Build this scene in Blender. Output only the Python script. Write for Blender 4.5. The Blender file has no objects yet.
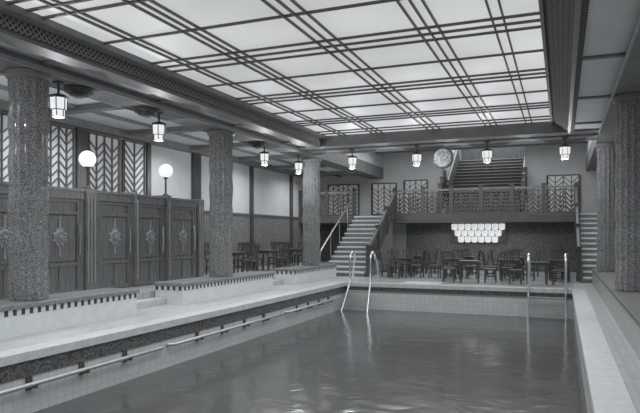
import bpy, bmesh, math, random
from mathutils import Vector, Matrix
random.seed(4)
S=bpy.context.scene
COL=S.collection
# ------------------------------------------------------------ materials
def tint(v): return (v*0.965, v*1.0, v*1.01, 1)
def base(name):
    m=bpy.data.materials.new(name); m.use_nodes=True
    nt=m.node_tree; b=nt.nodes['Principled BSDF']; return m,nt,b
def grey(name,v,rough=0.6,var=0.15,scale=6.0,bump=0.0,metal=0.0):
    m,nt,b=base(name); N=nt.nodes; L=nt.links
    tc=N.new('ShaderNodeTexCoord'); no=N.new('ShaderNodeTexNoise'); no.inputs['Scale'].default_value=scale; no.inputs['Detail'].default_value=5
    L.new(tc.outputs['Object'],no.inputs['Vector'])
    r=N.new('ShaderNodeValToRGB'); r.color_ramp.elements[0].position=0.3; r.color_ramp.elements[1].position=0.7
    r.color_ramp.elements[0].color=tint(v*(1-var)); r.color_ramp.elements[1].color=tint(min(1,v*(1+var)))
    L.new(no.outputs['Fac'],r.inputs['Fac']); L.new(r.outputs['Color'],b.inputs['Base Color'])
    b.inputs['Roughness'].default_value=rough; b.inputs['Metallic'].default_value=metal
    if bump>0:
        bp=N.new('ShaderNodeBump'); bp.inputs['Strength'].default_value=bump; bp.inputs['Distance'].default_value=0.01
        L.new(no.outputs['Fac'],bp.inputs['Height']); L.new(bp.outputs['Normal'],b.inputs['Normal'])
    return m
def wood(name,v,axis='Z',rough=.3,c=.25):
    m,nt,b=base(name); N=nt.nodes; L=nt.links
    tc=N.new('ShaderNodeTexCoord'); mp=N.new('ShaderNodeMapping')
    mp.inputs['Scale'].default_value={'Z':(14,14,1.2),'Y':(14,1.2,14),'X':(1.2,14,14)}[axis]
    no=N.new('ShaderNodeTexNoise'); no.inputs['Scale'].default_value=2; no.inputs['Detail'].default_value=6
    L.new(tc.outputs['Object'],mp.inputs['Vector']); L.new(mp.outputs['Vector'],no.inputs['Vector'])
    r=N.new('ShaderNodeValToRGB'); r.color_ramp.elements[0].position=0.3; r.color_ramp.elements[1].position=0.7
    r.color_ramp.elements[0].color=tint(v*(1-c)); r.color_ramp.elements[1].color=tint(v*(1+c))
    L.new(no.outputs['Fac'],r.inputs['Fac']); L.new(r.outputs['Color'],b.inputs['Base Color'])
    b.inputs['Roughness'].default_value=rough
    return m
def mosaic(name,v0,v1,scale=18,bump=0.6,rough=0.3,dist=.02,p0=.15,p1=.95):
    m,nt,b=base(name); N=nt.nodes; L=nt.links
    tc=N.new('ShaderNodeTexCoord'); vo=N.new('ShaderNodeTexVoronoi'); vo.inputs['Scale'].default_value=scale
    L.new(tc.outputs['Object'],vo.inputs['Vector'])
    sp=N.new('ShaderNodeSeparateColor'); L.new(vo.outputs['Color'],sp.inputs['Color'])
    r=N.new('ShaderNodeValToRGB'); r.color_ramp.elements[0].position=p0; r.color_ramp.elements[1].position=p1
    r.color_ramp.elements[0].color=tint(v0); r.color_ramp.elements[1].color=tint(v1)
    L.new(sp.outputs['Red'],r.inputs['Fac']); L.new(r.outputs['Color'],b.inputs['Base Color'])
    bp=N.new('ShaderNodeBump'); bp.inputs['Strength'].default_value=bump; bp.inputs['Distance'].default_value=dist
    L.new(sp.outputs['Green'],bp.inputs['Height']); L.new(bp.outputs['Normal'],b.inputs['Normal'])
    b.inputs['Roughness'].default_value=rough
    return m
def tiles(name,v,vm,size=0.15,plane='XY',rough=0.3,var=0.1):
    m,nt,b=base(name); N=nt.nodes; L=nt.links
    tc=N.new('ShaderNodeTexCoord'); sx=N.new('ShaderNodeSeparateXYZ'); cx=N.new('ShaderNodeCombineXYZ')
    L.new(tc.outputs['Object'],sx.inputs['Vector'])
    L.new(sx.outputs[plane[0]],cx.inputs['X']); L.new(sx.outputs[plane[1]],cx.inputs['Y'])
    br=N.new('ShaderNodeTexBrick'); br.offset=0.0; br.inputs['Scale'].default_value=1
    br.inputs['Brick Width'].default_value=size; br.inputs['Row Height'].default_value=size
    br.inputs['Mortar Size'].default_value=size*0.05; br.inputs['Bias'].default_value=0
    br.inputs['Color1'].default_value=tint(v*(1-var)); br.inputs['Color2'].default_value=tint(min(1,v*(1+var))); br.inputs['Mortar'].default_value=tint(vm)
    L.new(cx.outputs['Vector'],br.inputs['Vector']); L.new(br.outputs['Color'],b.inputs['Base Color'])
    b.inputs['Roughness'].default_value=rough
    return m
def dentmat(name,v0,v1,size=.2):
    m,nt,b=base(name); N=nt.nodes; L=nt.links
    tc=N.new('ShaderNodeTexCoord'); sx=N.new('ShaderNodeSeparateXYZ'); L.new(tc.outputs['Object'],sx.inputs['Vector'])
    a=N.new('ShaderNodeMath'); a.operation='ADD'; L.new(sx.outputs['X'],a.inputs[0]); L.new(sx.outputs['Y'],a.inputs[1])
    p=N.new('ShaderNodeMath'); p.operation='PINGPONG'; L.new(a.outputs[0],p.inputs[0]); p.inputs[1].default_value=size/2
    g=N.new('ShaderNodeMath'); g.operation='GREATER_THAN'; L.new(p.outputs[0],g.inputs[0]); g.inputs[1].default_value=size*.27
    mx=N.new('ShaderNodeMix'); mx.data_type='RGBA'; mx.inputs['A'].default_value=tint(v1); mx.inputs['B'].default_value=tint(v0)
    L.new(g.outputs[0],mx.inputs['Factor']); L.new(mx.outputs['Result'],b.inputs['Base Color']); b.inputs['Roughness'].default_value=.4
    return m
def lattice(name,v0,v1,scale=9,plane='YZ'):
    m,nt,b=base(name); N=nt.nodes; L=nt.links
    tc=N.new('ShaderNodeTexCoord'); sx=N.new('ShaderNodeSeparateXYZ'); L.new(tc.outputs['Object'],sx.inputs['Vector'])
    a=N.new('ShaderNodeMath'); a.operation='ADD'; s=N.new('ShaderNodeMath'); s.operation='SUBTRACT'
    for k in (a,s):
        L.new(sx.outputs[plane[0]],k.inputs[0]); L.new(sx.outputs[plane[1]],k.inputs[1])
    cx=N.new('ShaderNodeCombineXYZ'); L.new(a.outputs[0],cx.inputs['X']); L.new(s.outputs[0],cx.inputs['Y'])
    br=N.new('ShaderNodeTexBrick'); br.offset=0; br.inputs['Scale'].default_value=scale
    br.inputs['Brick Width'].default_value=1; br.inputs['Row Height'].default_value=1; br.inputs['Mortar Size'].default_value=0.2
    br.inputs['Color1'].default_value=tint(v0); br.inputs['Color2'].default_value=tint(v0*1.3); br.inputs['Mortar'].default_value=tint(v1)
    L.new(cx.outputs['Vector'],br.inputs['Vector']); L.new(br.outputs['Color'],b.inputs['Base Color'])
    b.inputs['Roughness'].default_value=0.8
    return m
def glow(name,v,st,var=0.12,scale=0.35,bc=.3):
    m,nt,b=base(name); N=nt.nodes; L=nt.links
    tc=N.new('ShaderNodeTexCoord'); no=N.new('ShaderNodeTexNoise'); no.inputs['Scale'].default_value=scale
    L.new(tc.outputs['Object'],no.inputs['Vector'])
    r=N.new('ShaderNodeValToRGB'); r.color_ramp.elements[0].position=0.3; r.color_ramp.elements[1].position=0.7
    r.color_ramp.elements[0].color=tint(v*(1-var)); r.color_ramp.elements[1].color=tint(v*(1+var))
    L.new(no.outputs['Fac'],r.inputs['Fac']); L.new(r.outputs['Color'],b.inputs['Emission Color'])
    b.inputs['Base Color'].default_value=tint(bc); b.inputs['Emission Strength'].default_value=st; b.inputs['Roughness'].default_value=0.5
    return m
M={}
M['sky']=glow('skylight_glass',0.45,1.0,.2,.3)
M['lamp']=glow('lamp_glass',0.72,1.0,0.03)
M['globe']=glow('globe_glass',0.8,1.0,0.03)
M['panel']=glow('frosted_light_panel',0.6,1.0,0.15,6)
M['leafglass']=glow('leaf_window_glass',0.5,0.15,0.1,1,.55)
M['dark']=wood('dark_joinery',0.08,'Y',.55)
M['darkx']=wood('dark_joinery_cross',0.08,'X')
M['rib']=grey('skylight_rib',0.09,0.5)
M['beam']=grey('beam_paint',0.16,0.5,0.15,3)
M['beaml']=grey('beam_moulding',0.33,0.5,0.1)
M['ceil']=grey('ceiling_plaster',0.64,0.7,0.06,1.5)
M['wall']=grey('wall_paint',0.54,0.6,0.08,1.2)
M['wood']=wood('panel_wood',0.145,'Z',.2,.3)
M['woodd']=wood('panel_wood_dark',0.06,'Z',.3)
M['woodl']=wood('panel_wood_light',0.27)
M['chair']=wood('chair_wood',0.07)
M['col']=mosaic('column_mosaic',0.085,0.4,85,1.0,0.1,.012)
M['mural']=mosaic('dark_mosaic_wall',0.08,0.25,34,0.15,.45)
M['plantop']=mosaic('planter_top_mosaic',0.12,0.28,50,0.3)
M['ledgetop']=mosaic('ledge_top_mosaic',0.06,0.16,50,0.3,.6)
M['floor']=tiles('deck_tile',0.43,0.34,0.12,'XY',0.35,.1)
M['floor2']=tiles('hall_tile',0.36,0.25,0.3,'XY',0.3,0.12)
M['white']=tiles('white_tile_long',0.56,0.47,0.15,'YZ',0.2,0.05)
M['whitex']=tiles('white_tile_cross',0.56,0.47,0.15,'XZ',0.2,0.05)
M['coping']=grey('coping_stone',0.52,0.35,0.12,8)
M['band']=mosaic('pool_band_mosaic',0.03,0.15,40,0.2)
M['planter']=grey('planter_marble',0.66,0.35,0.08,5)
M['ledge']=grey('ledge_marble',0.26,0.4,0.15,5)
M['dent']=dentmat('dentil_pattern',.04,.66,.16)
M['lat']=lattice('grille_lattice',0.03,0.25,10,'YZ')
M['latr']=lattice('grille_lattice_dark',0.03,0.14,10,'YZ')
M['chrome']=grey('chrome',0.85,0.22,0.02,metal=1.0)
M['rail']=grey('rail_metal',0.45,0.35,0.05,metal=0.5)
M['iron']=grey('wrought_iron',0.05,0.45)
M['leafiron']=grey('leaf_tracery_paint',0.09,0.5)
M['rmetal']=grey('railing_bronze',0.075,0.4)
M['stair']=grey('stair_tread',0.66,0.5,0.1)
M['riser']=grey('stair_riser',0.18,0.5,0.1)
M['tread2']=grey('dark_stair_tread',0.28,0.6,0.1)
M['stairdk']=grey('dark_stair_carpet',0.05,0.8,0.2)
M['clock']=mosaic('pierced_disc',0.2,0.55,26,0.5)
# water
m,nt,b=base('pool_water'); N=nt.nodes; L=nt.links
b.inputs['Base Color'].default_value=tint(0.06); b.inputs['Roughness'].default_value=0.15; b.inputs['IOR'].default_value=1.4
tc=N.new('ShaderNodeTexCoord')
n1=N.new('ShaderNodeTexNoise'); n1.inputs['Scale'].default_value=1.7; n1.inputs['Detail'].default_value=2; n1.inputs['Distortion'].default_value=0.5
n2=N.new('ShaderNodeTexNoise'); n2.inputs['Scale'].default_value=6; n2.inputs['Detail'].default_value=2
L.new(tc.outputs['Object'],n1.inputs['Vector']); L.new(tc.outputs['Object'],n2.inputs['Vector'])
ad=N.new('ShaderNodeMath'); ad.operation='MULTIPLY_ADD'; L.new(n2.outputs['Fac'],ad.inputs[0]); ad.inputs[1].default_value=.1; L.new(n1.outputs['Fac'],ad.inputs[2])
bp=N.new('ShaderNodeBump'); bp.inputs['Strength'].default_value=0.19; bp.inputs['Distance'].default_value=0.08
L.new(ad.outputs[0],bp.inputs['Height']); L.new(bp.outputs['Normal'],b.inputs['Normal'])
M['water']=m
# ------------------------------------------------------------ mesh helpers
def box(bm,x0,x1,y0,y1,z0,z1):
    r=bmesh.ops.create_cube(bm,size=1)
    bmesh.ops.transform(bm,matrix=Matrix.Translation(((x0+x1)/2,(y0+y1)/2,(z0+z1)/2))@Matrix.Diagonal((abs(x1-x0),abs(y1-y0),abs(z1-z0),1)),verts=r['verts'])
def bar(bm,p0,p1,w,t,up=(0,0,1)):
    p0=Vector(p0);p1=Vector(p1);d=p1-p0;l=d.length;d.normalize();u=Vector(up)
    if abs(d.dot(u))>0.99:u=Vector((0,1,0))
    s=d.cross(u).normalized();u=s.cross(d)
    r=bmesh.ops.create_cube(bm,size=1)
    R=Matrix((s,d,u)).transposed().to_4x4()
    bmesh.ops.transform(bm,matrix=Matrix.Translation((p0+p1)/2)@R@Matrix.Diagonal((w,l,t,1)),verts=r['verts'])
def cyl(bm,c,r,z0,z1,seg=24,r2=None):
    q=bmesh.ops.create_cone(bm,cap_ends=True,segments=seg,radius1=r,radius2=r if r2 is None else r2,depth=z1-z0)
    bmesh.ops.translate(bm,vec=(c[0],c[1],(z0+z1)/2),verts=q['verts'])
def sph(bm,c,r,seg=20,sc=(1,1,1)):
    q=bmesh.ops.create_uvsphere(bm,u_segments=seg,v_segments=seg//2,radius=r)
    bmesh.ops.transform(bm,matrix=Matrix.Translation(c)@Matrix.Diagonal((*sc,1)),verts=q['verts'])
def lathe(bm,prof,seg=24,mat=None,flute=0.0,nf=16):
    rings=[]
    for r,z in prof:
        ring=[]
        for i in range(seg):
            a=2*math.pi*i/seg; rr=r*(1-flute*abs(math.sin(a*nf/2)))
            ring.append(bm.verts.new((rr*math.cos(a),rr*math.sin(a),z)))
        rings.append(ring)
    for a,b2 in zip(rings,rings[1:]):
        for i in range(seg):
            bm.faces.new((a[i],a[(i+1)%seg],b2[(i+1)%seg],b2[i]))
    bm.faces.new(rings[0][::-1]); bm.faces.new(rings[-1])
    if mat is not None:
        bmesh.ops.transform(bm,matrix=mat,verts=[v for r in rings for v in r])
def tube(bm,pts,r,seg=10):
    pts=[Vector(p) for p in pts]; rings=[]; u=None
    for i,p in enumerate(pts):
        a=pts[max(0,i-1)]; c=pts[min(len(pts)-1,i+1)]; d=(c-a).normalized()
        if u is None:
            u=d.orthogonal().normalized()
        else:
            u=(u-d*u.dot(d)).normalized()
        v=d.cross(u)
        rings.append([bm.verts.new(p+(u*math.cos(2*math.pi*k/seg)+v*math.sin(2*math.pi*k/seg))*r) for k in range(seg)])
    for a,b2 in zip(rings,rings[1:]):
        for k in range(seg): bm.faces.new((a[k],a[(k+1)%seg],b2[(k+1)%seg],b2[k]))
    bm.faces.new(rings[0][::-1]); bm.faces.new(rings[-1])
def obj(name,fn,mat,parent=None,loc=(0,0,0),smooth=False,bevel=0,**props):
    bm=bmesh.new(); fn(bm); bmesh.ops.recalc_face_normals(bm,faces=bm.faces)
    me=bpy.data.meshes.new(name); bm.to_mesh(me); bm.free()
    me.materials.append(mat)
    if smooth:
        for p in me.polygons: p.use_smooth=True
        me.set_sharp_from_angle(angle=math.radians(40))
    o=bpy.data.objects.new(name,me); COL.objects.link(o); o.location=loc
    if parent: o.parent=parent
    if bevel:
        bv=o.modifiers.new('bevel','BEVEL'); bv.width=bevel; bv.segments=2; bv.limit_method='ANGLE'
    for k,v in props.items(): o[k]=v
    return o
def root(name,loc,label,category,rot=0,**p):
    e=bpy.data.objects.new(name,None); COL.objects.link(e); e.location=loc; e.rotation_euler=(0,0,rot); e.empty_display_size=0.2
    e['label']=label; e['category']=category
    for k,v in p.items(): e[k]=v
    return e
def dup(src,loc,rot=0,label=None):
    def rec(o,par):
        c=o.copy(); COL.objects.link(c)
        if par: c.parent=par
        for ch in o.children: rec(ch,c)
        return c
    kids=list(src.children)
    c=src.copy(); COL.objects.link(c); c.location=loc; c.rotation_euler=(0,0,rot)
    if label: c['label']=label
    for ch in kids: rec(ch,c)
    return c
def struct(name,fn,mat,**k):
    return obj(name,fn,mat,kind='structure',**k)
def B(*a): return lambda bm:box(bm,*a)
# ------------------------------------------------------------ dimensions
CX=-3.55
PX0,PX1,PY0,PY1=-6.75,0.32,3.0,18.9
XL,XR=-11.6,4.5
YB=28.2
WZ=-.84
# ------------------------------------------------------------ floors
def f_deck(bm):
    box(bm,-8.8,PX0,-3,YB,-0.3,0)
    box(bm,PX1,4.5,-3,YB,-0.3,0)
    box(bm,PX0,PX1,-3,PY0,-0.3,0)
struct('floor',f_deck,M['floor'])
struct('floor',B(PX0,PX1,PY1,YB,-0.3,0),M['floor2'])
struct('floor',B(XL,-8.8,-3,YB,-0.3,0.3),M['floor2'])
struct('floor',B(PX0-0.2,PX1+0.2,PY0-0.2,PY1+0.2,-2.8,-2.6),M['white'])
struct('wall_pool_left',B(PX0-0.2,PX0,PY0,PY1,-2.6,-0.3),M['white'])
struct('wall_pool_right',B(PX1,PX1+0.2,PY0,PY1,-2.6,-0.3),M['white'])
struct('wall_pool_far',B(PX0-0.2,PX1+0.2,PY1,PY1+0.2,-2.6,-0.3),M['whitex'])
struct('wall_pool_near',B(PX0-0.2,PX1+0.2,PY0-0.2,PY0,-2.6,-0.3),M['whitex'])
struct('trim_1',B(PX0,PX0+0.02,PY0,PY1,-0.32,-0.1),M['band'])
struct('trim_2',B(PX1-0.02,PX1,PY0,PY1,-0.32,-0.1),M['band'])
struct('trim_3',B(PX0,PX1,PY1-0.02,PY1,-0.22,-0.12),M['band'])
def f_cop(bm):
    box(bm,PX0-0.3,PX0+0.05,PY0-0.3,PY1+0.3,0,0.02)
    box(bm,PX0,PX0+0.05,PY0,PY1,-0.1,0)
    box(bm,PX1-0.05,PX1+0.3,PY0-0.3,PY1+0.3,0,0.02)
    box(bm,PX1-0.05,PX1,PY0,PY1,-0.1,0)
    box(bm,PX0+0.05,PX1-0.05,PY1-0.05,PY1+0.35,0,0.02)
    box(bm,PX0+0.05,PX1-0.05,PY1-0.05,PY1,-0.1,0)
struct('trim_4',f_cop,M['coping'])
struct('trim_5',B(PX0-0.36,PX0-0.3,PY0-0.3,PY1+0.3,0,0.006),M['band'])
obj('pool_water',B(PX0+.005,PX1-.005,PY0+.005,PY1-.005,WZ-.03,WZ),M['water'],label='dark rippled water filling the swimming pool',category='water')
for y0,y1 in ((9.9,11.5),(16.1,17.7)):
    struct('floor',lambda bm:(box(bm,-8.8,-8.45,y0+.02,y1-.02,0,0.15)),M['coping'])
# ------------------------------------------------------------ walls
struct('wall_left',B(XL-0.2,XL,-3,YB,-0.3,5.7),M['wall'])
struct('wall_right',B(XR,XR+0.2,-3,YB,-0.3,5.7),M['wall'])
struct('wall_near',B(XL,XR,-3.2,-3,-0.3,5.7),M['wall'])
def f_back(bm):
    box(bm,XL,-5.05,YB,YB+0.2,-0.3,5.7)
    box(bm,-1.55,XR,YB,YB+0.2,-0.3,5.7)
    box(bm,-5.05,-1.55,YB,YB+0.2,-0.3,2.43)
struct('wall_back',f_back,M['wall'])
struct('wall_stair_left',B(-5.25,-5.05,YB+.2,33,2.2,7.2),M['wall'])
struct('wall_stair_right',B(-1.55,-1.35,YB+.2,33,2.2,7.2),M['wall'])
struct('wall_stair_back',B(-5.05,-1.55,32.8,33,2.2,7.2),M['wood'])
struct('ceiling',B(-5.25,-1.35,YB,33,7.2,7.3),M['ceil'])
struct('trim_6',B(-6.9,0.55,YB-0.03,YB,0,2.12),M['mural'])
struct('trim_7',B(XL,XL+0.03,15.4,YB,0.3,2.35),M['mural'])
struct('trim_8',B(XL,XL+0.06,15.4,YB,2.35,2.45),M['dark'])
struct('trim_9',B(XL+.03,-8.8,YB-0.04,YB,0.3,2.12),M['mural'])
# ------------------------------------------------------------ ceiling
SX0,SX1,SY1,SZ=-7.0,-0.24,18.0,4.75
struct('window_1',B(SX0,SX1,-3,SY1,SZ+0.03,SZ+0.08),M['sky'])
def f_ribs(bm):
    xs=[]
    for c,n,s in ((CX,3,0.18),(-5.3,3,0.16),(-1.9,3,0.16)):
        xs+= [c+(i-(n-1)/2)*s for i in range(n)]
    xs+=[-6.5,-6.34,-.95,-.79]
    for x in xs: box(bm,x-.013,x+.013,-3,SY1,SZ-.01,SZ+.03)
def f_ribsx(bm):
    ys=[]
    for c in (3.2,6.3,9.4,12.5,15.6): ys+=[c-.3,c,c+.3]
    ys+=[4.75,7.85,10.95,14.05,17.1,17.5,1]
    for y in ys: box(bm,SX0,SX1,y-.02,y+.02,SZ-.005,SZ+.03)
struct('trim_10',f_ribs,M['rib'])
struct('trim_11',f_ribsx,M['rib'])
def prism(bm,pts,y0,y1):
    a=[bm.verts.new((x,y0,z)) for x,z in pts]; b2=[bm.verts.new((x,y1,z)) for x,z in pts]
    bm.faces.new(a); bm.faces.new(b2[::-1]); n=len(a)
    for i in range(n): bm.faces.new((a[i],a[(i+1)%n],b2[(i+1)%n],b2[i]))
struct('trim_12',B(-7.2,-7.0,-3,SY1,4.68,4.85),M['beam'])
struct('trim_25',B(-7.4,-7.2,-3,SY1,4.5,4.68),M['lat'])
struct('trim_14',B(-7.6,-7.25,-3,SY1,4.42,4.5),M['beam'])
struct('trim_13',lambda bm:prism(bm,[(-.24,4.83),(-.24,4.73),(.16,4.45),(.31,4.45),(.31,4.83)],-3,SY1),M['latr'])
struct('trim_15',B(.15,.22,-3,SY1,4.4,4.46),M['beam'])
struct('trim_26',B(-.29,-.24,-3,SY1,4.69,4.83),M['beam'])
struct('ceiling',B(-8.05,-7.6,-3,18,4.5,4.7),M['beaml'])
struct('ceiling',B(.31,.95,-3,18,4.5,4.7),M['ceil'])
struct('trim_16',B(-8.75,-8.05,-3,28.2,4.35,4.85),M['beam'])
struct('trim_17',B(.95,1.65,-3,28.2,4.35,4.85),M['beam'])
def f_bm(bm):
    for x in (-8.78,-8.05,.92,1.65): box(bm,x,x+.03,-3,18,4.33,4.41)
struct('trim_18',f_bm,M['beaml'])
struct('ceiling',B(XL,-8.75,-3,YB,4.55,4.7),M['ceil'])
struct('ceiling',B(1.65,XR,-3,YB,4.55,4.7),M['ceil'])
def f_air(bm):
    for c in (1.4,4.5,7.6,10.7,13.8,16.9,20.0,23.1,26.2):
        box(bm,XL,-8.75,c-.14,c+.14,4.42,4.55); box(bm,1.65,XR,c-.14,c+.14,4.42,4.55)
        if c<18:
            box(bm,-8.05,-7.6,c-.06,c+.06,4.46,4.5); box(bm,.21,.95,c-.06,c+.06,4.46,4.5)
    box(bm,XL,XL+.25,-3,YB,4.35,4.55)
    box(bm,-10.3,-10.2,-3,YB,4.48,4.55)
struct('trim_19',f_air,M['beam'])
struct('trim_20',B(-8.05,.95,18.0,19.4,4.47,4.85),M['beaml'])
def f_tb(bm):
    box(bm,-8.05,.95,17.95,18.0,4.45,4.85); box(bm,-8.05,.95,19.4,19.5,4.4,5.7); box(bm,-8.05,.95,18.62,18.78,4.43,4.47)
struct('trim_21',f_tb,M['beam'])
struct('ceiling',B(-8.75,1.65,19.5,YB,5.6,5.7),M['ceil'])
struct('trim_22',lambda bm:(box(bm,-8.75,-8.05,19.5,YB,4.85,5.6),box(bm,.95,1.65,19.5,YB,4.85,5.6)),M['wall'])
struct('trim_23',lambda bm:[box(bm,-8.05,.95,c-.12,c+.12,5.4,5.6) for c in (22,24.5,27)],M['beam'])
# ------------------------------------------------------------ gallery
struct('floor',B(XL,XR,26,YB,2.15,2.45),M['dark'])
struct('trim_24',B(-6.9,.55,25.94,26,2.13,2.5),M['darkx'])
# ------------------------------------------------------------ leaf windows
def leafwin(i,y0,y1,z0,z1,axis='Y',X=XL,Yp=YB):
    w=y1-y0
    e=root('window_%d'%i,(0,0,0),'tall window with dark leaf tracery over pale glass','window'); e['kind']='structure'
    def P(a,z,off):
        return (X+off,a,z) if axis=='Y' else (a,Yp-off,z)
    def glass(bm):
        if axis=='Y': box(bm,X,X+.03,y0,y1,z0,z1)
        else: box(bm,y0,y1,Yp-.03,Yp,z0,z1)
    def tr(bm):
        n=(0,1,0) if axis!='Y' else (1,0,0)
        for a in (y0,y1): bar(bm,P(a,z0,.05),P(a,z1,.05),.07,.05,n)
        for z in (z0,z1): bar(bm,P(y0,z,.05),P(y1,z,.05),.05,.05,n)
        k=max(1,round(w/.62)); cw=w/k
        for j in range(k):
            c=y0+cw*(j+.5)
            bar(bm,P(c,z0,.05),P(c,z1,.05),.03,.05,n)
            bar(bm,P(c-cw/2,z0,.05),P(c-cw/2,z1,.05),.035,.05,n)
            z=z0
            while z+cw*.42<z1:
                bar(bm,P(c,z,.05),P(c-cw*.46,z+cw*.42,.05),.03,.03,n)
                bar(bm,P(c,z,.05),P(c+cw*.46,z+cw*.42,.05),.03,.03,n)
                z+=.21
    obj('pane',glass,M['leafglass'],e); obj('tracery',tr,M['leafiron'],e)
leafwin(2,8.9,10.0,2.6,4.3); leafwin(3,10.85,11.85,2.6,4.3); leafwin(4,12.35,13.55,2.6,4.3); leafwin(9,13.72,14.65,2.6,4.3)
leafwin(5,-.6,.7,2.6,4.2,'X'); leafwin(6,-7.0,-5.9,2.6,4.2,'X'); leafwin(7,-10.9,-9.3,2.6,4.1,'X'); leafwin(8,-8.6,-7.4,2.6,4.1,'X')
for k,(y0,y1) in enumerate(((10.05,10.25),(11.92,12.28),(14.72,14.9),(17.15,17.6),(21.2,21.4),(25.0,25.2))):
    struct('trim_%d'%(30+k),B(XL,XL+.1,y0,y1,.3,4.35),M['woodd'])
# ------------------------------------------------------------ columns
cr=root('mosaic_column',(-8.4,7.6,.515),'round column clad in glittering mosaic standing on a marble bench','column',group='mosaic columns')
def f_col(bm):
    prof=[(.31,0.0)]+[(.31+.012*math.sin(i*1.1),.05+i*.12) for i in range(31)]+[(.31,3.77)]
    lathe(bm,prof,96,flute=.07,nf=16)
obj('shaft',f_col,M['col'],cr,smooth=True)
obj('capital',lambda bm:lathe(bm,[(.33,3.71),(.37,3.75),(.37,3.82),(.33,3.82)],32),M['beam'],cr,smooth=True)
for y in (13.8,20.0): dup(cr,(-8.4,y,.515))
for y in (1.4,): dup(cr,(-8.4,y,.515))
for y in (13.3,20.0): dup(cr,(1.29,y,.515))
# ------------------------------------------------------------ benches
def planter(y0,y1,x0,x1,lab,bm_='planter'):
    e=root('marble_bench',((x0+x1)/2,(y0+y1)/2,0),lab,'bench')
    hx,hy=(x1-x0)/2,(y1-y0)/2
    obj('body',B(-hx,hx,-hy,hy,0,.33 if bm_=='planter' else .425),M[bm_],e)
    if bm_=='planter': obj('dentil_band',B(-hx-.008,hx+.008,-hy-.008,hy+.008,.33,.425),M['dent'],e)
    obj('top',B(-hx-.012,hx+.045,-hy-.04,hy+.04,.425,.505),M['plantop' if bm_=='planter' else 'ledgetop'],e,bevel=.015)
    return e
L_='white marble bench with dark dentil band, mosaic top around column'
for y0,y1 in ((5.3,9.9),(11.5,16.1),(17.7,21.5)): planter(y0,y1,-8.77,-8.0,L_)
planter(-2.8,4.0,-8.77,-8.0,L_)
planter(4,21.6,.92,1.72,'long low grey marble ledge carrying the mosaic columns','ledge')
# ------------------------------------------------------------ changing cubicles
def cubicle(y0,y1):
    w=y1-y0; e=root('changing_cubicle',(-10.0,(y0+y1)/2,.3),'panelled dark wood changing cubicle with carved door','cubicle',group='row of changing cubicles')
    h=2.3
    def body(bm):
        box(bm,-1.5,0,-w/2,-w/2+.1,0,h); box(bm,-1.5,0,w/2-.1,w/2,0,h)
        box(bm,-1.5,.02,-w/2,w/2,h-.14,h); box(bm,-.02,.05,-w/2,w/2,h-.03,h+.03)
        box(bm,-.02,.03,-w/2,w/2,h-.2,h-.14)
    obj('body',body,M['wood'],e)
    d=w/2-.11
    def dr(bm): box(bm,-.08,-.03,-d,d,.02,h-.2)
    door=obj('door',dr,M['wood'],e)
    def fr(bm):
        for a,b2 in ((-d,-d+.08),(d-.08,d)): box(bm,-.03,-.005,a,b2,.02,h-.2)
        for z in (.02,.62,1.75,h-.28): box(bm,-.03,-.006,-d,d,z,z+.08)
        box(bm,-.03,-.01,-.03,.03,.09,.62)
    obj('door_frame',fr,M['wood'],door)
    obj('panel_groove',lambda bm:[box(bm,-.031,-.026,a-.01,a+.01,.1,2.04) for a in (-d+.1,d-.1)]+[box(bm,-.031,-.025,-d+.1,d-.1,z,z+.02) for z in (.71,1.72)],M['iron'],door)
    def med(bm):
        R=Matrix.Translation((-.03,0,1.25))@Matrix.Rotation(math.pi/2,4,'Y')
        lathe(bm,[(.17,0),(.17,.02),(.13,.04),(.12,.02),(.06,.02),(.05,.06),(.01,.07)],24,R)
        for k in range(8):
            a=k*math.pi/4; sph(bm,(-.0,.09*math.cos(a),1.25+.09*math.sin(a)),.028,8)
            a+=math.pi/8; sph(bm,(-.02,.19*math.cos(a),1.25+.19*math.sin(a)),.03,8)
        for sg in (-1,1):
            bar(bm,(-.02,0,1.25+sg*.18),(-.02,0,1.25+sg*.4),.04,.03,(1,0,0)); sph(bm,(-.02,0,1.25+sg*.4),.035,8)
    obj('medallion',med,M['woodl'],door,smooth=True)
    obj('handle',lambda bm:tube(bm,[(-.03,d-.04,.85),(.03,d-.04,.87),(.05,d-.04,1.2),(.03,d-.04,1.53),(-.03,d-.04,1.55)],.022,8),M['chrome'],door,smooth=True)
    return e
for a,b2 in ((6.45,7.8),(7.83,9.17),(9.2,10.55),(10.95,12.22),(12.31,13.55),(13.72,15.05)):
    cubicle(a,b2)
def postf(y0,y1,top=2.36,pr=.06):
    e=root('wooden_pier',(-10.0,(y0+y1)/2,.3),'panelled wooden pier between changing cubicles','pier'); w=(y1-y0)/2
    obj('shaft',B(-1.5,pr,-w,w,0,top),M['wood'],e,bevel=.01)
    obj('inlay',lambda bm:[box(bm,pr,pr+.02,-w+.04+k*.1,-w+.07+k*.1,.2,top-.2) for k in range(max(1,int((2*w-.02)/.1)))],M['woodl'],e)
postf(10.57,10.93); postf(15.08,15.38); postf(12.23,12.3,2.38,.09); postf(13.56,13.71,2.38,.09)
gl=root('globe_lamp',(-10.05,10.72,2.66),'white glass globe lamp on a slim post above the cubicles','lamp',group='globe lamps')
obj('stem',lambda bm:lathe(bm,[(.08,0),(.08,.03),(.03,.06),(.025,.44),(.07,.48),(.08,.51)],16),M['iron'],gl,smooth=True)
obj('globe',lambda bm:sph(bm,(0,0,.67),.19,28),M['globe'],gl,smooth=True)
dup(gl,(-10.05,13.64,2.68))
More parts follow.
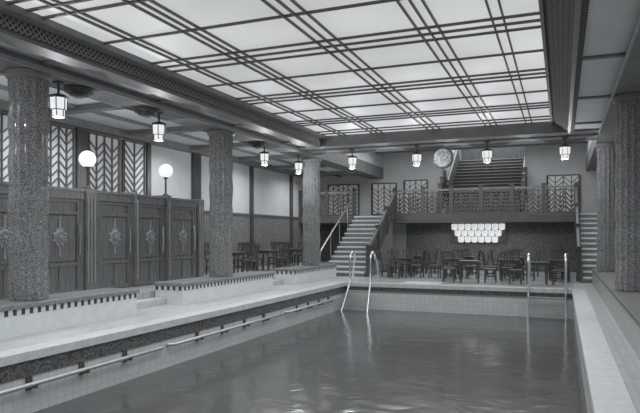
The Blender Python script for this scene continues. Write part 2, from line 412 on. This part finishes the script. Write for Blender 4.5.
# ------------------------------------------------------------ lanterns
def lantern_parts(e,stem):
    obj('canopy',lambda bm:lathe(bm,[(.09,stem-.03),(.1,stem)],16),M['iron'],e)
    obj('stem',lambda bm:cyl(bm,(0,0),.02,.2,stem-.02,8),M['iron'],e)
    def glass(bm): lathe(bm,[(.06,-.22),(.11,-.2),(.11,-.08),(.14,-.08),(.15,.13)],6)
    obj('glass_shade',glass,M['lamp'],e)
    def fr(bm):
        lathe(bm,[(.16,.13),(.17,.15),(.17,.17),(.09,.2),(.02,.22)],6)
        for k in range(6):
            a=k*math.pi/3; c=(math.cos(a),math.sin(a)); a2=a+math.pi/3; c2=(math.cos(a2),math.sin(a2))
            f=lambda q,r,z:(q[0]*r,q[1]*r,z)
            bar(bm,f(c,.152,.14),f(c,.142,-.09),.014,.014); bar(bm,f(c,.112,-.09),f(c,.112,-.21),.013,.013)
            bar(bm,f(c,.143,-.085),f(c2,.143,-.085),.015,.015)
            bar(bm,f(c,.112,-.205),f(c2,.112,-.205),.013,.013)
    obj('frame',fr,M['iron'],e)
la=root('hanging_lantern',(-8.4,8.25,3.93),'faceted white glass lantern with dark metal frame under the beam','lantern',group='hanging lanterns')
lantern_parts(la,.42)
LP=[(-8.4,8.25,3.93)]
for y in (11.15,16.3,18.85,5.1): dup(la,(-8.4,y,3.93)); LP.append((-8.4,y,3.93))
for x in (-6.4,-4.25,-2.1,.08): 
    dup(la,(x,18.7,4.0)); LP.append((x,18.7,4.0))
rs=root('ceiling_rosette',(-8.4,8.75,4.33),'dark circular metal ventilator rosette on the beam','ventilator',group='ceiling rosettes')
obj('dish',lambda bm:lathe(bm,[(.08,-.14),(.17,-.12),(.18,-.08),(.25,-.07),(.28,0)],28),M['iron'],rs,smooth=True)
obj('ring',lambda bm:lathe(bm,[(.04,-.17),(.08,-.16),(.09,-.14)],20),M['beaml'],rs,smooth=True)
for y in (10.72,15.85): dup(rs,(-8.4,y,4.33))
cl=root('round_clock',(-3.55,19.3,4.07),'round pierced metal clock disc hanging under the cross beam','clock')
Rm=Matrix.Rotation(math.pi/2,4,'X')
obj('dial',lambda bm:lathe(bm,[(.29,-.03),(.29,.03),(.05,.05)],36,Rm),M['clock'],cl,smooth=True)
obj('rim',lambda bm:[bar(bm,(.31*math.cos(k*math.pi/18),0,.31*math.sin(k*math.pi/18)),(.31*math.cos((k+1.1)*math.pi/18),0,.31*math.sin((k+1.1)*math.pi/18)),.05,.1) for k in range(36)],M['rmetal'],cl)
obj('hanger',lambda bm:cyl(bm,(0,0),.02,.3,.4,8),M['iron'],cl)
# ------------------------------------------------------------ stairs
def stairs(x0,x1,y0,z0,n,rise,run,mt,mr,label,nose=.06):
    e=root('staircase',((x0+x1)/2,y0,z0),label,'staircase'); hx=(x1-x0)/2
    def body(bm):
        pts=[(0,0)]
        for i in range(n): pts+= [(i*run,(i+1)*rise-.03),((i+1)*run,(i+1)*rise-.03)]
        pts+=[(n*run,0)]
        a=[bm.verts.new((-hx,y,z)) for y,z in pts]; b2=[bm.verts.new((hx,y,z)) for y,z in pts]
        bm.faces.new(a); bm.faces.new(b2[::-1]); k=len(a)
        for i in range(k): bm.faces.new((a[i],a[(i+1)%k],b2[(i+1)%k],b2[i]))
    obj('risers',body,mr,e)
    obj('treads',lambda bm:[box(bm,-hx,hx,i*run-.03,(i+1)*run,(i+1)*rise-nose,(i+1)*rise) for i in range(n)],mt,e)
    return e
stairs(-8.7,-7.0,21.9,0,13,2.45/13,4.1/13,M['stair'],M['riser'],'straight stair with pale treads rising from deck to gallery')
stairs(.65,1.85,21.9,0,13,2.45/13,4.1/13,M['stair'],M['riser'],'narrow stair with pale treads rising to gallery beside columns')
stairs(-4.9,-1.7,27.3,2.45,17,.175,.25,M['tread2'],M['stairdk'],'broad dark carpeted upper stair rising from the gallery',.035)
struct('floor',B(-5.05,-1.55,31.57,32.8,5.22,5.42),M['dark'])
def balustrade(name,label,p0,p1,h=.95,posts=1,per=.55,rake=True):
    p0=Vector(p0);p1=Vector(p1); e=root(name,p0,label,'railing'); d=p1-p0; L=math.hypot(d.x,d.y)
    at=lambda t,z:(d.x*t,d.y*t,d.z*t+z)
    obj('handrail',lambda bm:bar(bm,at(0,h),at(1,h),.09,.09),M['wood'],e)
    obj('bottom_rail',lambda bm:bar(bm,at(0,.06),at(1,.06),.06,.1),M['rmetal'],e)
    for k in range(posts+1):
        t=k/posts
        obj('post',lambda bm:(box(bm,-.08,.08,-.05,.05,0,h+.12),box(bm,-.1,.1,-.07,.07,h+.12,h+.16)),M['woodd'],e,loc=(d.x*t,d.y*t,d.z*t))
    for k in range(posts):
        t0=k/posts;t1=(k+1)/posts
        def inf(bm):
            q=max(1,round(L/posts/per))
            for j in range(q):
                a=t0+(t1-t0)*j/q; b2=t0+(t1-t0)*(j+1)/q; m_=(a+b2)/2
                bar(bm,at(a,.1),at(a,h),.045,.045); bar(bm,at(m_,.1),at(m_,h-.1),.04,.04)
                z=.1
                while z<h-.33:
                    bar(bm,at(m_,z),at(a,z+.24),.04,.055); bar(bm,at(m_,z),at(b2,z+.24),.04,.055); z+=.18
            bar(bm,at(t0,h-.12),at(t1,h-.12),.04,.04)
        obj('infill_panel',inf,M['rmetal'],e)
    return e
balustrade('gallery_railing','dark wrought gallery railing with chevron panels and wooden handrail',(-6.9,26.06,2.45),(.55,26.06,2.45),1.1,6,.45)
balustrade('gallery_railing','short dark wrought railing closing the gallery end',(-11.5,26.06,2.45),(-8.82,26.06,2.45),1.1,2)
balustrade('gallery_railing','short dark wrought railing closing the gallery end',(1.97,26.06,2.45),(4.4,26.06,2.45),1.1,2)
SL='dark wrought stair balustrade with chevron infill'
balustrade('stair_balustrade',SL,(-6.87,21.95,.05),(-6.87,25.85,2.45),1.0,3,.42)
balustrade('stair_balustrade',SL,(.52,21.95,.05),(.52,25.85,2.45),1.0,3,.42)
UL='dark balustrade flanking the broad upper stair'
balustrade('stair_balustrade',UL,(-5.07,26.9,2.45),(-5.07,28.12,3.15),1.3,2,.4)
balustrade('stair_balustrade',UL,(-1.53,26.9,2.45),(-1.53,28.12,3.15),1.3,2,.4)
for x in (-4.98,-1.62):
    e=root('stair_handrail',(x,28.45,3.12),'dark solid sloping parapet with rail beside the upper stair','handrail')
    obj('parapet',lambda bm:bar(bm,(0,0,.45),(0,3.1,2.6),.1,.9),M['dark'],e)
    obj('rail',lambda bm:tube(bm,[(0,0,1.05),(0,3.1,3.2)],.05,8),M['woodl'],e)
e=root('metal_handrail',(-8.76,21.72,0),'polished thin curved metal handrail beside the stair','handrail')
obj('rail',lambda bm:tube(bm,[(0,0,0),(0,0,.85),(.0,.12,1.03),(0,4.2,3.45)],.03,8),M['chrome'],e,smooth=True)
for k in range(1,4): obj('baluster',lambda bm:cyl(bm,(0,0),.018,0,.98,8),M['chrome'],e,loc=(0,.12+k*1.05,.04+k*.615))
# ------------------------------------------------------------ light panel under the gallery
e=root('light_panel',(CX,28.12,1.26),'illuminated stacked frosted glass panel on the dark mosaic wall','light')
obj('back_frame',B(-1.25,1.25,-.02,.02,-.02,.88),M['rib'],e)
for row,(n,z0,z1) in enumerate(((8,.57,.86),(7,.285,.57),(6,.0,.285))):
    for k in range(n):
        x=(k-(n-1)/2)*.3
        zz=z1-z0
        obj('glass_lobe',lambda bm:lathe(bm,[(.07,0),(.13,.04),(.14,zz-.06),(.12,zz-.015),(.05,zz-.01)],16),M['panel'],e,loc=(x,-.15,z0),smooth=True)
# ------------------------------------------------------------ ladders
def ladder(x0,x1,label,slant,splay=0,r=.035):
    e=root('pool_ladder',(x0,PY1,0.02),label,'ladder'); w=x1-x0
    for x in (0,w):
        sg=-1 if x==0 else 1
        def f(bm,x=x):
            pts=[(x+sg*splay,.5,0),(x+sg*splay*.5,.45,.72)]
            for k in range(7):
                a=math.pi*k/6; pts.append((x,.15+.25*math.cos(a),.8+.22*math.sin(a)))
            pts+=[(x,-.1,.6),(x-sg*0,-.14,0),(x+sg*splay*.8,-.14-slant,-1.0),(x+sg*splay,-.14-slant*1.2,-1.5)]
            tube(bm,pts,r,10)
        obj('side_rail',f,M['chrome'],e,smooth=True)
    for z in (-.25,-.55,-.8,-1.15):
        yy=-.14-slant*(-z)
        obj('rung',lambda bm:box(bm,0,w,yy-.05,yy+.05,z-.02,z+.02),M['rail'],e)
ladder(-6.5,-5.8,'polished metal pool ladder with hooped handrails and slanting foot',.7,.12)
ladder(-.92,.1,'polished metal pool ladder with tall hooped handrails',.25)
for y0,y1 in ((3.2,9.0),(9.2,14.0),(14.2,18.2)):
    e=root('pool_handrail',(PX0+.11,y0,-.42),'grey metal grab rail bracketed to the tiled pool side','handrail',group='pool grab rails')
    Lr=y1-y0
    obj('rail',lambda bm:tube(bm,[(-.1,0,0),(-.03,.03,0),(0,.08,0),(0,Lr-.08,0),(-.03,Lr-.03,0),(-.1,Lr,0)],.034,10),M['rail'],e,smooth=True)
    n=int(Lr/1.0)
    for k in range(1,n+1):
        y=Lr*k/(n+1)
        obj('bracket',lambda bm:(box(bm,-.105,-.085,y-.05,y+.05,-.09,.09),box(bm,-.1,.04,y-.025,y+.025,-.055,.0)),M['iron'],e)
# ------------------------------------------------------------ tables and chairs
tb=root('cafe_table',(-5.5,22.6,0),'small square dark wooden table on the tiled hall floor','table',group='cafe tables')
obj('table_top',B(-.36,.36,-.36,.36,.7,.74),M['chair'],tb,bevel=.012)
obj('apron',B(-.31,.31,-.31,.31,.62,.7),M['chair'],tb)
for sx in(-1,1):
    for sy in(-1,1): obj('leg',lambda bm:lathe(bm,[(.02,0),(.032,.64)],8),M['chair'],tb,loc=(.29*sx,.29*sy,0))
ch=root('dining_chair',(0,0,0),'dark wooden chair with slatted back','chair',group='hall chairs')
obj('seat',B(-.22,.22,-.22,.2,.43,.48),M['chair'],ch,bevel=.012)
def bk(bm):
    for x in (-.2,.2): bar(bm,(x,.19,.45),(x,.27,1.0),.045,.035)
    bar(bm,(-.22,.272,.99),(.22,.272,.99),.04,.08)
    bar(bm,(-.2,.225,.64),(.2,.225,.64),.025,.05)
    for x in (-.1,0,.1): bar(bm,(x,.225,.64),(x,.268,.98),.04,.02)
obj('backrest',bk,M['chair'],ch)
for sx in(-1,1):
    for sy in(-1,1): obj('leg',lambda bm:bar(bm,(0,0,0),(-.01*sx,-.01*sy,.44),.042,.042),M['chair'],ch,loc=(.19*sx,.18*sy,0))
obj('stretcher',lambda bm:bar(bm,(-.18,0,.21),(.18,0,.21),.02,.03),M['chair'],ch)
for sx in(-1,1): obj('stretcher',lambda bm:bar(bm,(0,-.18,.21),(0,.18,.21),.02,.03),M['chair'],ch,loc=(.185*sx,0,0))
A4=[0,90,180,270]
tabs=[(-5.7,22.4,0,A4),(-3.75,22.5,0,A4),(-1.75,22.4,0,A4),(-.1,22.6,0,[90,270]),(-5.7,24.7,0,A4),(-3.65,24.8,0,A4),(-1.7,24.7,0,A4),(-.1,24.9,0,[90,270]),(-2.9,20.75,0,[0,180]),(-.75,20.6,0,[0,180]),
(-10.2,17.4,.3,A4),(-10.2,19.9,.3,A4),(-10.2,22.4,.3,A4)]
first=True; fc=True
for i,(x,y,z,angs) in enumerate(tabs):
    tr_=random.uniform(-7,7)
    if first: tb.location=(x,y,z); tb.rotation_euler=(0,0,math.radians(tr_)); first=False
    else: dup(tb,(x,y,z),math.radians(tr_))
    for a in angs:
        r=random.uniform(.64,.7); ar=math.radians(a+tr_)
        p=(x+r*math.cos(ar),y+r*math.sin(ar),z); rot=ar-math.pi/2
        if fc: ch.location=p; ch.rotation_euler=(0,0,rot); fc=False
        else: dup(ch,p,rot)
obj('bath_mat',B(-4.9,-3.7,19.35,20.2,0,.02),M['planter'],label='pale rectangular bath mat on the deck at pool end',category='mat')
# ------------------------------------------------------------ lights
def area(loc,sx,sy,e,rot=(0,0,0),spread=180):  # area lights for fill, no lamp fixtures modelled for them
    l=bpy.data.lights.new('fill_light','AREA'); l.shape='RECTANGLE'; l.size=sx; l.size_y=sy; l.energy=e; l.color=(.97,1,1.01); l.spread=math.radians(spread)
    o=bpy.data.objects.new('fill_light',l); COL.objects.link(o); o.location=loc; o.rotation_euler=rot; return o
for y in (1,5.5,10,14.5): area((-3.6,y,4.68),6.2,4,130,spread=138)  # added fill below the skylight, narrow spread keeps it unseen by the camera
area((-3.5,23.5,5.38),8,5,260)  # added hall fill, out of view behind the cross beam
area((-3.3,30.3,7.1),3,3,110)  # downward area light high in the stair shaft, no fixture modelled
for y,e_ in ((6,65),(10.7,65),(15,55),(20,55),(24.5,50)): area((-10.1,y,4.38),1.2,2,e_,spread=155)  # added left aisle fill at ceiling height, unseen at grazing angles
for y in (8,15,22): area((3,y,4.38),1.2,2,50,spread=155)  # added fill for the right aisle, likewise without fixtures
area((CX,26.9,2.12),5.5,1,25,spread=150)  # added fill under the gallery slab, brightens the space around the panel
def pt(loc,e,r=.0):
    l=bpy.data.lights.new('bulb','POINT'); l.energy=e; l.shadow_soft_size=r; l.color=(.97,1,1.01)
    o=bpy.data.objects.new('bulb',l); COL.objects.link(o); o.location=loc
for p in LP: pt((p[0],p[1],p[2]-.3),36)
w=bpy.data.worlds.new('w'); S.world=w; w.use_nodes=True
w.node_tree.nodes['Background'].inputs[0].default_value=(.5,.55,.6,1); w.node_tree.nodes['Background'].inputs[1].default_value=.1
# ------------------------------------------------------------ camera
cd=bpy.data.cameras.new('cam'); cam=bpy.data.objects.new('cam',cd); COL.objects.link(cam)
cam.location=(0,0,1.6); cam.rotation_euler=(math.pi/2,0,math.atan(242/600))
cd.sensor_width=36; cd.lens=600/640*36; cd.shift_y=28.5/640; cd.clip_end=200
S.camera=cam
S.view_settings.view_transform='Standard'
S.view_settings.exposure=0.1
S.view_settings.gamma=1.08
